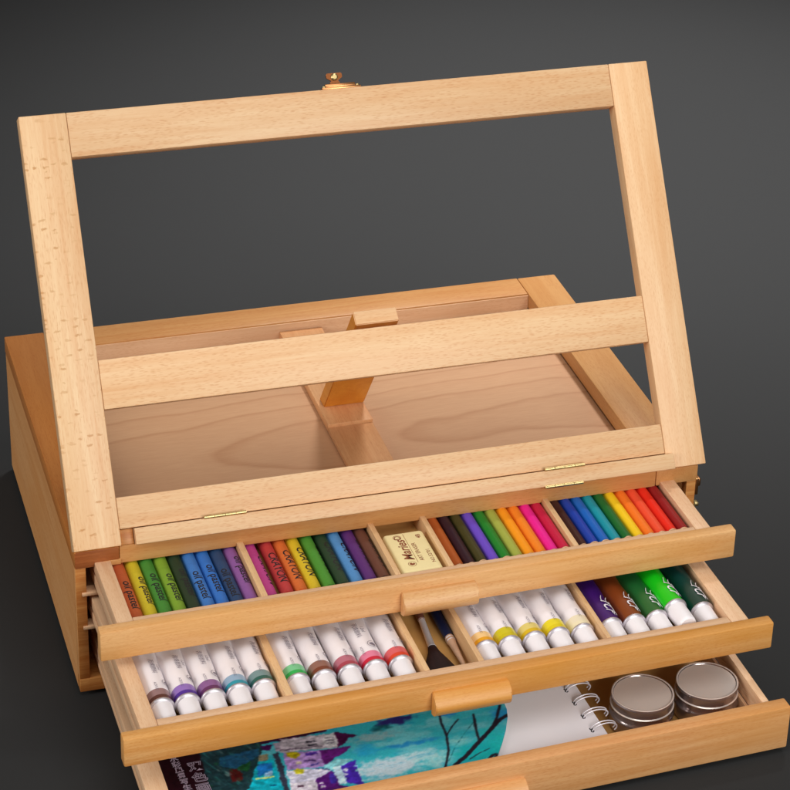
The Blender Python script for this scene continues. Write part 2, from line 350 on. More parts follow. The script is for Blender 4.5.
def hinge(x0, x1, v, n=4):
    bm = bmesh.new(); L = (x1 - x0) / n
    for i in range(n):
        rings = []
        for xx in (x0 + i * L + 0.00015, x0 + (i + 1) * L - 0.00015):
            rings.append([bm.verts.new((xx, v + 0.0011 * math.cos(a), 0.0030 + 0.0011 * math.sin(a))) for a in [2 * math.pi * k / 14 for k in range(14)]])
        for k in range(14): bm.faces.new((rings[0][k], rings[0][(k + 1) % 14], rings[1][(k + 1) % 14], rings[1][k]))
        bm.faces.new(rings[0]); bm.faces.new(rings[1])
    box_bm(bm, (x0 + 0.0002, v - 0.0004, 0.0001), (x1 - 0.0002, v + 0.0004, 0.0031), 0)
    return finish(bm, 'hinge', M['brass'], frame)
hinge(-0.1215, -0.0955, 0.0097); hinge(0.0945, 0.121, 0.0100); hinge(0.0930, 0.1185, -0.0009)
# clasp on the top edge of the frame
bm = bmesh.new()
box_bm(bm, (-0.0125, FL + 0.0001, -0.0105), (0.0125, FL + 0.0014, -0.0012), 0.0003)
box_bm(bm, (-0.0098, FL + 0.0014, -0.0085), (0.0098, FL + 0.0040, -0.0040), 0.0007)
clasp = finish(bm, 'clasp', M['bronze'], frame)
bm = bmesh.new()
out_ = [(-.0030, .0020), (-.0032, .0048), (-.0022, .0060), (-.0050, .0078), (-.0052, .0098), (-.0044, .0108), (.0044, .0108), (.0052, .0098), (.0050, .0078), (.0022, .0060), (.0032, .0048), (.0030, .0020)]
lo = [bm.verts.new((x - 0.0028, FL + y, -0.0068)) for x, y in out_]; hi = [bm.verts.new((x - 0.0028, FL + y, -0.0056)) for x, y in out_]
bm.faces.new(lo); bm.faces.new(hi)
for i in range(12): bm.faces.new((lo[i], lo[(i + 1) % 12], hi[(i + 1) % 12], hi[i]))
finish(bm, 'clasp_tongue', plain('dark_bronze', (128, 78, 46), 0.35, 1.0), clasp)
bm = bmesh.new(); lathe_bm(bm, [(0.0017, -0.0058), (0.0022, -0.0048), (0.0014, -0.0042)], 18, org=(-0.0028, FL + 0.0082, 0)); finish(bm, 'clasp_knob', M['brass'], clasp)
for sx in (-0.0105, 0.011):
    bm = bmesh.new(); lathe_bm(bm, [(0.0011, 0), (0.0011, 0.0022), (0.0006, 0.0026)], 12, axis='y', org=(sx, FL + 0.0002, -0.004)); finish(bm, 'clasp_screw', M['brass'], clasp)
# latch on the right side of the case, near the front
bm = bmesh.new()
box_bm(bm, P3(W + 0.0001, 0.002, -0.024), P3(W + 0.0022, 0.016, -0.012), 0.0004)
box_bm(bm, P3(W + 0.0022, 0.004, -0.0195), P3(W + 0.0048, 0.013, -0.0135), 0.0012)
latch = finish(bm, 'latch', M['bronze'], easel)
bm = bmesh.new()
box_bm(bm, P3(W + 0.0001, 0.002, -0.044), P3(W + 0.0014, 0.016, -0.030), 0.0004)
box_bm(bm, P3(W + 0.0014, 0.006, -0.036), P3(W + 0.0058, 0.011, -0.0335), 0.0008)
finish(bm, 'latch_plate', M['brass'], latch)
# prop leg standing in the rack, its top against the back of the middle rail
def prop_leg():
    bm = bmesh.new()
    a = Vector(P3(0.2035, 0.1392, -0.0060)); b = Vector(P3(0.2055, 0.0730, 0.0900))
    d = (b - a).normalized(); side = Vector((1, 0, 0)); nrm = d.cross(side).normalized()
    if nrm.y < 0: nrm = -nrm
    w2, t = 0.0137, 0.0095
    vs = []
    for p, hw in ((a, w2), (b, w2 + 0.0003)):
        for sx, sn in ((-1, 0), (1, 0), (1, 1), (-1, 1)):
            q = p + side * sx * hw + nrm * t * sn
            if p is a: q.z = P3(0, 0, -0.0065)[2]; q.y = a.y + (0.0115 if sn else 0)
            vs.append(bm.verts.new(q))
    for q in ((0, 1, 2, 3), (4, 5, 6, 7), (0, 1, 5, 4), (1, 2, 6, 5), (2, 3, 7, 6), (3, 0, 4, 7)): bm.faces.new([vs[i] for i in q])
    bmesh.ops.bevel(bm, geom=bm.edges[:], offset=0.0005, segments=2, affect='EDGES')
    o = finish(bm, 'prop_leg', [M['prop'], M['frame_x']], easel)
    for p in o.data.polygons:
        if p.normal.dot(d) > 0.9: p.material_index = 1
prop_leg()

# ================================================================ drawers
DR = {1: dict(y=-0.0697, z=-0.0077, h=0.0197, th=0.0189, pt=0.0084, L=0.092),
      2: dict(y=-0.1341, z=-0.0338, h=0.0187, th=0.0258, pt=0.0084, L=0.225),
      3: dict(y=-0.1712, z=-0.0717, h=0.0300, th=0.0400, pt=0.0100, L=0.215)}
def drawer_T(k):
    d = DR[k]
    return Matrix.Translation((0.2, d['y'], d['z'])) @ Matrix.Rotation(d['th'], 4, 'Z')
def make_drawer(k, dividers, wall_y, sideL, sideR, floor_z, fmat, shear=0.0):
    d = DR[k]; h = d['h']
    xl0, xl1 = sideL; xr0, xr1 = sideR
    zb = -h + 0.0008; L = d['L']; pt = d['pt']; lst = []
    top = -0.0010
    # side walls with the runner groove cut in their outer faces
    g0, g1 = -0.0115, -0.0090
    for (a, b, outer) in ((xl0, xl1, -1), (xr0, xr1, 1)):
        gi = 0.0035
        lst.append(((a, pt, g1), (b, L, top), 0))
        ga, gb = (a + gi, b) if outer < 0 else (a, b - gi)
        lst.append(((ga, pt, g0 - 0.0001), (gb, L - 0.0002, g1 + 0.0001), 0, 0))
        if k == 3:      # the deep drawer's sides are rebated below the groove
            lst.append(((a, pt, -0.0153), (b, L, g0), 0))
            ga, gb = (a + 0.0070, b) if outer < 0 else (a, b - 0.0070)
            lst.append(((ga, pt, zb), (gb, L - 0.0003, -0.0152), 0))
        else: lst.append(((a, pt, zb), (b, L, g0), 0))
    if wall_y > pt + 0.002: lst.append(((xl1 + 0.0001, pt + 0.0001, zb), (xr0 - 0.0001, wall_y, top - 0.0003), 1, 0.0004))
    lst.append(((xl1 + 0.0001, L - 0.007, zb), (xr0 - 0.0001, L - 0.0005, top), 1))
    lst.append(((xl1 + 0.0001, wall_y + 0.0001, zb + 0.0002), (xr0 - 0.0001, L - 0.0071, floor_z), 2, 0))
    o = boards('drawer', lst, [M['draw_y'], M['draw_x'], M['ochre']], easel, 0.0005)
    for v in o.data.vertices: v.co.x += shear * (v.co.y - pt)
    o.matrix_local = ez @ drawer_T(k)
    f = board('drawer_front', (-0.1985, 0, -h), (0.1985, pt, 0), fmat, o, 0.0011)
    for (a, b) in dividers:
        board('divider', (a, wall_y + 0.0002, floor_z + 0.0001), (b, L - 0.0072, top - 0.0002), M['div'], o, 0.0004)
    # half-round pull
    bm = bmesh.new()
    hx0, hx1 = -0.0190, 0.0275
    ph = 0.0155; pd = 0.0090; zc = -0.0050 if k != 3 else -0.011
    prof = [(0, 0)] + [(-(0.002) - (pd - 0.002) * (1 - abs(math.cos(a)) ** 1.4) ** 0.6, -ph / 2 + ph / 2 * math.cos(a)) for a in [math.pi * i / 14 for i in range(15)]] + [(0, -ph)]
    rings = [[bm.verts.new((xx, yy - 0.0001, zz + zc)) for yy, zz in prof] for xx in (hx0, hx1)]
    n = len(prof)
    for i in range(n): bm.faces.new((rings[0][i], rings[0][(i + 1) % n], rings[1][(i + 1) % n], rings[1][i]))
    bm.faces.new(rings[0]); bm.faces.new(rings[1])
    bmesh.ops.bevel(bm, geom=[e for e in bm.edges if abs(e.verts[0].co.x - e.verts[1].co.x) < 1e-6], offset=0.0005, segments=2, affect='EDGES')
    finish(bm, 'handle', fmat, f, angle=50)
    return o
DIV = [(-0.1006, -0.0966), (-0.0184, -0.0149), (0.0150, 0.0185), (0.0955, 0.0990)]
DIV2 = [(-0.1015, -0.0970), (-0.0184, -0.0149), (0.0150, 0.0185), (0.0960, 0.0990)]
make_drawer(1, DIV, 0.0130, (-0.1868, -0.1773), (0.1752, 0.1850), -0.0135, M['front_x'])
make_drawer(2, DIV2, 0.0155, (-0.1868, -0.1768), (0.1745, 0.1858), -0.0168, M['front_x2'])
make_drawer(3, [], 0.0100, (-0.1860, -0.1735), (0.1840, 0.1888), -0.0270, M['front_x3'], shear=0.03)

def place(o, k, x, y, z, rz=0.0, rx=0.0):
    m = drawer_T(k) @ Matrix.Translation((x, y, z)) @ Matrix.Rotation(rz, 4, 'Z') @ Matrix.Rotation(rx, 4, 'X')
    o.matrix_world = m; o.location = m.to_translation(); o.rotation_euler = m.to_euler()
def mkthing(name, label, cat, group=None):
    o = bpy.data.objects.new(name, None); o.empty_display_size = 0.01; col.objects.link(o); tag(o, label, cat, group); return o

# ---- oil pastels (first compartment)
RP = 0.00425
def pastel(rgb, label, x, jy, roll, dark=False):
    t = mkthing('oil_pastel', label, 'oil pastel', 'oil pastels in the top drawer')
    bm = bmesh.new()
    lathe_bm(bm, [(RP - 0.0006, 0.0), (RP, 0.0006), (RP, 0.068), (RP - 0.0006, 0.0686)], 26, axis='y', org=(0, 0, RP))
    finish(bm, 'paper_sleeve', cmat('pastel', rgb), t)
    v = []
    wrap_geo('lettering', [tg('oil pastel', 0.0072, -0.0445 + jy, 0.0002 + roll, offset=0.012, stretch=1.12)], RP, (0, 0.0, RP), M['black'], t)
    place(t, 1, x, 0.0136, -0.0134)
    return t
PA = [((214, 92, 40), 'orange red oil pastel against the left wall of the top drawer', .003, .0004), ((226, 200, 24), 'bright yellow oil pastel between the orange red and grass green ones', .0005, .0016),
      ((66, 150, 46), 'grass green oil pastel right of the bright yellow one', -.0005, .0003), ((132, 176, 36), 'lime green oil pastel right of the grass green one', .002, .001),
      ((36, 62, 36), 'very dark green oil pastel with barely readable lettering', -.001, .0008), ((52, 124, 212), 'blue oil pastel right of the very dark green one', .004, -.0006),
      ((40, 116, 214), 'second blue oil pastel, with lettering on top, beside the navy one', -.0005, .0002), ((36, 70, 116), 'slate navy oil pastel next to the mauve one', .006, -.0010), ((148, 84, 164), 'mauve oil pastel next to the first divider of the top drawer', -.005, .0012)]
for i, (c, lb, jy, roll) in enumerate(PA):
    pastel(c, lb, -0.1773 + RP + 0.0001 + i * 0.00855, jy, roll)
# ---- crayons (second compartment)
CR = [((214, 60, 150), (196, 20, 70), 'magenta pink crayon left end of the second compartment'), ((214, 56, 56), (214, 30, 34), 'red crayon with lettering between pink and orange crayons'),
      ((240, 110, 36), (244, 96, 24), 'orange crayon between the red and yellow crayons'), ((238, 200, 20), (240, 190, 10), 'yellow crayon between the orange and green crayons'),
      ((76, 160, 44), (50, 150, 40), 'green crayon right of the yellow crayon'), ((34, 68, 40), (28, 56, 34), 'dark green crayon right of the green crayon'),
      ((74, 146, 214), (20, 130, 200), 'sky blue crayon right of the dark green crayon'), ((96, 38, 122), (84, 26, 130), 'purple crayon right of the sky blue crayon'),
      ((112, 62, 44), (70, 34, 28), 'brown crayon beside the eraser compartment')]
xsC = [-0.0925, -0.0823, -0.0738, -0.0655, -0.0567, -0.0480, -0.0395, -0.0310, -0.0227]
for i, (c, tip, lb) in enumerate(CR):
    t = mkthing('crayon', lb, 'crayon', 'crayons in the top drawer')
    r = 0.00408
    bm = bmesh.new(); lathe_bm(bm, [(r, 0.0052), (r, 0.068)], 26, axis='y', org=(0, 0, r)); finish(bm, 'paper_sleeve', cmat('pastel', c), t)
    bm = bmesh.new(); lathe_bm(bm, [(r - 0.0009, 0.0), (r - 0.0003, 0.0008), (r - 0.00025, 0.0054)], 26, axis='y', org=(0, 0, r)); finish(bm, 'wax_tip', cmat('wax', tip), t)
    wrap_geo('lettering', [tg('CRAYON', 0.0076, -0.0475 + random.uniform(-.002, .002), [0.0045, 0.0006, 0.0014, 0.002, 0.0055, 0.002, 0.0035, 0.005, 0.0045][i], offset=0.01)], r, (0, 0, r), M['black'], t)
    place(t, 1, xsC[i], 0.0134 + (0.001 if i % 3 else 0.0), -0.0134, rz=random.uniform(-.004, .004))
# ---- eraser
t = mkthing('eraser', 'cream rounded eraser printed in brown between crayons and pencils', 'eraser')
bm = bmesh.new(); box_bm(bm, (-0.0130, 0, 0), (0.0130, 0.0440, 0.0112), 0.0026, seg=4); er = finish(bm, 'rubber_block', M['rubber'], t, angle=60)
V, F = [], []
def flat_text(geos, x, y, z, rot):
    c, s = math.cos(rot), math.sin(rot)
    for vs, fs in geos:
        b = len(V)
        for u, v in vs: V.append((x + u * c - v * s, y + u * s + v * c, z))
        F.extend(tuple(i + b for i in f) for f in fs)
flat_text([tg('Maries', 0.0084, 0.0120, 0, shear=0.3, offset=0.02, stretch=1.0), ring_geo(0.0078, 0, 0.0026, 0.0023), poly_geo([(-.2, -1.8), (.9, -1.4), (.5, -.2), (1.6, .3), (1.2, 1.3), (-.3, 1.7), (-1.4, .6), (-1.2, -.8)], 0.0078, 0, 0.001),
           tg('D', 0.0058, 0.0352, 0.0005, offset=0.01), ring_geo(0.0371, 0.0005, 0.0026, 0.0023)], -0.0045, 0.0008, 0.01126, math.pi / 2)
flat_text([([(0.0095, -0.0001), (0.041, -0.0001), (0.041, 0.00015), (0.0095, 0.00015)], [(0, 1, 2, 3)])], -0.0005, 0, 0.01126, math.pi / 2)
flat_text([tg('ART ERASER', 0.0036, 0.0105, 0, offset=0.01)], 0.0026, 0.0, 0.01126, math.pi / 2)
flat_text([tg('NO.52701', 0.0034, 0.0075, 0, offset=0.01)], 0.0090, 0.0, 0.01126, math.pi / 2)
flat_text([tg('4B', 0.0040, 0.0345, 0, offset=0.02)], 0.0080, 0.0, 0.01126, math.pi / 2)
me = bpy.data.meshes.new('lettering'); me.from_pydata(V, [], F); link('lettering', me, M['brown_print'], t)
place(t, 1, -0.0003, 0.0137, -0.0134)
# ---- colour pencils
def pencil(rgb, label, x, y, rz, grp):
    t = mkthing('colour_pencil', label, 'pencil', grp)
    r = 0.0037
    bm = bmesh.new(); lathe_bm(bm, [(r, 0.0004), (r, 0.072)], 24, axis='y', org=(0, 0, r), cap=False)
    finish(bm, 'barrel', cmat('lacquer', rgb), t)
    bm = bmesh.new(); lathe_bm(bm, [(0.0010, -0.0001), (r - 0.0005, 0.0), (r - 0.0001, 0.0006)], 24, axis='y', org=(0, 0, r)); e = finish(bm, 'wood_end', M['pencilwood'], t)
    bm = bmesh.new(); lathe_bm(bm, [(0.0009, -0.00018), (0.00095, 0.0004)], 12, axis='y', org=(0, 0, r)); finish(bm, 'lead', M['lead'], e)
    place(t, 1, x, y, -0.0110, rz=rz)
PN1 = [((172, 84, 34), 'rust brown pencil beside the eraser'), ((44, 20, 34), 'blackish maroon pencil right of the rust brown one'), ((62, 58, 26), 'dark olive pencil between maroon and violet ones'),
       ((104, 72, 190), 'violet pencil between the dark olive and green ones'), ((24, 124, 40), 'green pencil right of the violet one'), ((160, 168, 70), 'dull olive yellow pencil between green and amber ones'),
       ((244, 150, 26), 'amber orange pencil right of the olive yellow one'), ((238, 130, 34), 'orange pencil just left of the hot pink one'), ((232, 30, 140), 'hot pink pencil beside the crimson one'), ((192, 26, 64), 'crimson pencil next to the last divider')]
PN2 = [((62, 30, 28), 'dark brown pencil, leftmost in the far right compartment'), ((22, 60, 160), 'royal blue pencil right of the dark brown one'), ((20, 96, 180), 'medium blue pencil between royal blue and teal ones'),
       ((16, 142, 156), 'teal pencil right of the medium blue one'), ((18, 100, 42), 'deep green pencil between teal and yellow ones'), ((240, 196, 30), 'golden yellow pencil right of the deep green one'),
       ((238, 116, 34), 'bright orange pencil right of the golden yellow one'), ((232, 78, 48), 'coral red pencil between bright orange and scarlet ones'), ((226, 40, 24), 'scarlet pencil beside the dark red one'), ((140, 24, 28), 'dark red pencil against the right wall of the top drawer')]
for i, (c, lb) in enumerate(PN1):
    pencil(c, lb, 0.0232 + i * 0.00762, 0.0165 + random.uniform(-.0006, .0006), 0.0, 'colour pencils in the top drawer')
for i, (c, lb) in enumerate(PN2):
    pencil(c, lb, 0.1036 + i * 0.00748, 0.0172 + random.uniform(-.0006, .0006), 0.0, 'colour pencils in the top drawer')

# ---- paint tubes
RT = 0.0073
HORSE = [(-.3, -1.9), (.6, -1.6), (.5, -.5), (1.2, .2), (2.0, .9), (1.5, 1.6), (.6, 1.1), (-.2, 1.9), (-.6, 1.1), (-1.5, .3), (-1.1, -.9)]
def tube(label, body, band, light, x, rz=0.0, z=None, logo=0.0, script=None, dy=0.0, rx=0.0):
    t = mkthing('paint_tube', label, 'paint tube', 'paint tubes in the middle drawer')
    Lb = 0.105; y0 = 0.0200            # y0: where the shoulder meets the body
    def flat(h):
        k = max(0.0, (h - 0.045) / (Lb - 0.045)); k = k * k * (3 - 2 * k) if k < 1 else 1
        return 1 + 0.28 * k, 1 - 0.86 * k
    hs = [y0, 0.0205] + [0.030 + 0.004 * q for q in range(18)] + [0.101, Lb]
    bm = bmesh.new(); lathe_bm(bm, [(RT, h) for h in hs], 36, axis='y', org=(0, 0, RT), flat=flat)
    sd_ = random.uniform(0, 50)
    for v in bm.verts:
        q = max(0.0, min(1.0, (v.co.y - 0.030) / 0.012)); n_ = noise.noise(Vector((v.co.x * 90 + sd_, v.co.y * 60, v.co.z * 90)))
        v.co.z += 0.0007 * q * n_; v.co.x += 0.0003 * q * n_
    finish(bm, 'tube_body', cmat('tube', body) if body else M['tubewhite'], t, angle=60)
    if band:
        for nm, c, a, b_, rr in (('colour_band', light, 0.0236, 0.0295, 0.00006), ('colour_band', band, 0.0203, 0.0237, 0.0001)):
            bm = bmesh.new(); lathe_bm(bm, [(RT + rr, a), (RT + rr, b_)], 36, axis='y', org=(0, 0, RT), cap=False); finish(bm, nm, cmat('tube', c), t)
    bm = bmesh.new()
    lathe_bm(bm, [(RT + 0.00025, y0 + 0.0004), (RT + 0.00045, y0 - 0.0003), (RT + 0.0002, y0 - 0.0010), (RT - 0.0006, y0 - 0.0016), (0.0050, y0 - 0.0022)], 36, axis='y', org=(0, 0, RT), cap=False)
    finish(bm, 'shoulder', M['alu'], t, angle=60)
    bm = bmesh.new()
    lathe_bm(bm, [(0.0064, y0 - 0.0018), (0.00635, 0.0174), (0.0060, 0.004), (0.0057, 0.0022), (0.0050, 0.0015)], 36, axis='y', org=(0, 0, RT))
    finish(bm, 'cap', M['capwhite'], t, angle=40)
    if script:
        g = [tg('TCF', 0.0082, -0.0385, 0.0030, shear=0.45, offset=0.008)]
        g.append(stroke_geo([(-0.0435 + 0.0016 * i, 0.0062 - 0.0028 * math.sin(i * 0.42)) for i in range(9)], 0.0006))
        g.append(stroke_geo([(-0.0300 + 0.0012 * i, 0.0045 + 0.0012 * math.sin(i * 0.9)) for i in range(7)], 0.0005))
        g.append(stroke_geo([(-0.0440 + 0.0014 * i, 0.0025 - 0.0018 * math.sin(i * 0.35)) for i in range(6)], 0.0004))
        wrap_geo('lettering', g, RT, (0, 0, RT), M['white_print'], t, lift=0.0006)
    else:
        g = [ring_geo(-0.0355, logo, 0.0031, 0.0028), poly_geo(HORSE, -0.0355, logo, 0.001),
             tg('丙烯颜料', 0.0034, -0.0570, logo - 0.0050), tg('12ml', 0.0030, -0.0530, logo - 0.0015), tg('ACRYLIC', 0.0020, -0.0350, logo - 0.0072)]
        wrap_geo('lettering', g, RT, (0, 0, RT), M['grey_print'], t, lift=0.0007)
    place(t, 2, x, 0.0140 + dy, -0.0166 if z is None else z, rz + random.uniform(-0.006, 0.006), rx)
T1 = [((84, 44, 44), (150, 118, 120), 'white paint tube with dark brown band at the drawer left wall', .0068), ((74, 40, 150), (150, 116, 196), 'white paint tube with violet band, second from the left', .0064),
      ((96, 44, 96), (142, 96, 152), 'white paint tube with plum band, middle of the left five', .0056), ((20, 152, 172), (150, 180, 205), 'white paint tube with turquoise band', .0075), ((24, 96, 88), (120, 150, 152), 'white paint tube with dark teal band next to the first divider', .0078)]
T2 = [((24, 178, 84), (122, 206, 150), 'white paint tube with emerald green band', .0072), ((120, 60, 44), (148, 104, 92), 'white paint tube with chestnut brown band', .0070), ((172, 64, 84), (190, 112, 130), 'white paint tube with dusty rose band', .0079),
      ((208, 24, 62), (232, 130, 160), 'white paint tube with crimson band and round horse head logo on top', .0030), ((222, 66, 42), (224, 100, 104), 'white paint tube with vermilion band beside the brushes', .0070)]
T4 = [((236, 164, 30), (250, 206, 140), 'white paint tube with amber and peach band beside the brush divider', .0070), ((206, 190, 24), (212, 198, 36), 'white paint tube with wide olive yellow band', .0082), ((222, 184, 30), (228, 208, 120), 'white paint tube with mustard band', .0075),
      ((228, 206, 20), (236, 218, 44), 'white paint tube with lemon yellow band', .0080), ((240, 228, 190), (238, 226, 196), 'white paint tube with faint cream band', .0082)]
T5 = [((58, 18, 104), 'deep purple paint tube with white script and white cap'), ((126, 58, 22), 'brown paint tube with white script and white cap'), ((30, 98, 46), 'forest green paint tube with white script and white cap'),
      ((20, 196, 24), 'vivid green paint tube lying raised above its neighbours'), ((14, 62, 56), 'dark teal paint tube against the right wall of the middle drawer')]
def row(x0, x1, n, i): w_ = (x1 - x0) / n; return x0 + w_ * (i + 0.5)
for i, (b, l, lb, lg) in enumerate(T1): tube(lb, None, b, l, row(-0.1766, -0.1017, 5, i), logo=lg, dy=random.uniform(0, .0012))
for i, (b, l, lb, lg) in enumerate(T2): tube(lb, None, b, l, row(-0.0968, -0.0186, 5, i), logo=lg, dy=random.uniform(0, .0012))
for i, (b, l, lb, lg) in enumerate(T4): tube(lb, None, b, l, row(0.0187, 0.0958, 5, i), logo=lg, dy=random.uniform(0, .0012))
for i, (c, lb) in enumerate(T5):
    if i == 3: tube(lb, c, None, None, row(0.0992, 0.1743, 5, i) - 0.001, script=1, z=-0.0132, rz=0.03, dy=0.0035)
    else: tube(lb, c, None, None, row(0.0992, 0.1743, 5, i), script=1, dy=random.uniform(0, .001))

# ---- brushes
def brush_flat():
    t = mkthing('paint_brush', 'flat paint brush with silver ferrule and flared dark bristles', 'paint brush')
    bm = bmesh.new(); lathe_bm(bm, [(0.0022, 0.058), (0.0030, 0.075), (0.0028, 0.10), (0.0016, 0.135)], 18, axis='y', org=(0, 0, 0.0032)); finish(bm, 'brush_handle', cmat('lacquer', (120, 74, 60)), t)
    bm = bmesh.new(); lathe_bm(bm, [(0.0027, 0.030), (0.0024, 0.0305), (0.0021, 0.044), (0.0020, 0.058), (0.0023, 0.0585)], 20, axis='y', org=(0, 0, 0.0032)); finish(bm, 'ferrule', plain('ferrule_silver', (240, 236, 238), 0.3, 0.5), t)
    bm = bmesh.new()
    prof = [(0.0, 0.0105, 0.0012), (0.004, 0.0100, 0.0018), (0.010, 0.0088, 0.0024), (0.018, 0.0062, 0.0026), (0.025, 0.0036, 0.0025), (0.031, 0.0024, 0.0022)]
    rings = [[bm.verts.new((wx * math.cos(a) * (1 + 0.04 * math.sin(9 * a)), y, 0.0032 + hz * math.sin(a))) for a in [2 * math.pi * q / 40 for q in range(40)]] for y, wx, hz in prof]
    for k in range(len(rings) - 1):
        for q in range(40): bm.faces.new((rings[k][q], rings[k][(q + 1) % 40], rings[k + 1][(q + 1) % 40], rings[k + 1][q]))
    bm.faces.new(rings[0]); bm.faces.new(rings[-1])
    finish(bm, 'bristles', wood('dark_bristles', 1, (44, 20, 20), (20, 8, 10), fleck=0.5, rough=0.6), t)
    place(t, 2, -0.0042, 0.0215, -0.0166, rz=-0.10)
brush_flat()
t = mkthing('fine_brush', 'slim brush with dark blue handle and clear pointed tip', 'paint brush')
bm = bmesh.new(); lathe_bm(bm, [(0.0026, 0.032), (0.0032, 0.036), (0.0034, 0.060), (0.0026, 0.10), (0.002, 0.13)], 18, axis='y', org=(0, 0, 0.0034)); finish(bm, 'brush_handle', cmat('lacquer', (22, 30, 62)), t)
bm = bmesh.new(); lathe_bm(bm, [(0.0009, 0.0), (0.0014, 0.006), (0.0021, 0.020), (0.0024, 0.026), (0.0027, 0.0265), (0.0027, 0.032)], 18, axis='y', org=(0, 0, 0.0034)); finish(bm, 'ferrule', plain('clear_sleeve', (196, 158, 130), 0.25, 0.0, noise_amt=0.15), t)
for yy in (0.0275, 0.0300):
    bm = bmesh.new(); lathe_bm(bm, [(0.00275, yy), (0.0030, yy + 0.0004), (0.00275, yy + 0.0009)], 18, axis='y', org=(0, 0, 0.0034), cap=False); finish(bm, 'collar_ring', M['alu'], t)
place(t, 2, 0.0112, 0.026, -0.0166, rz=-0.02)
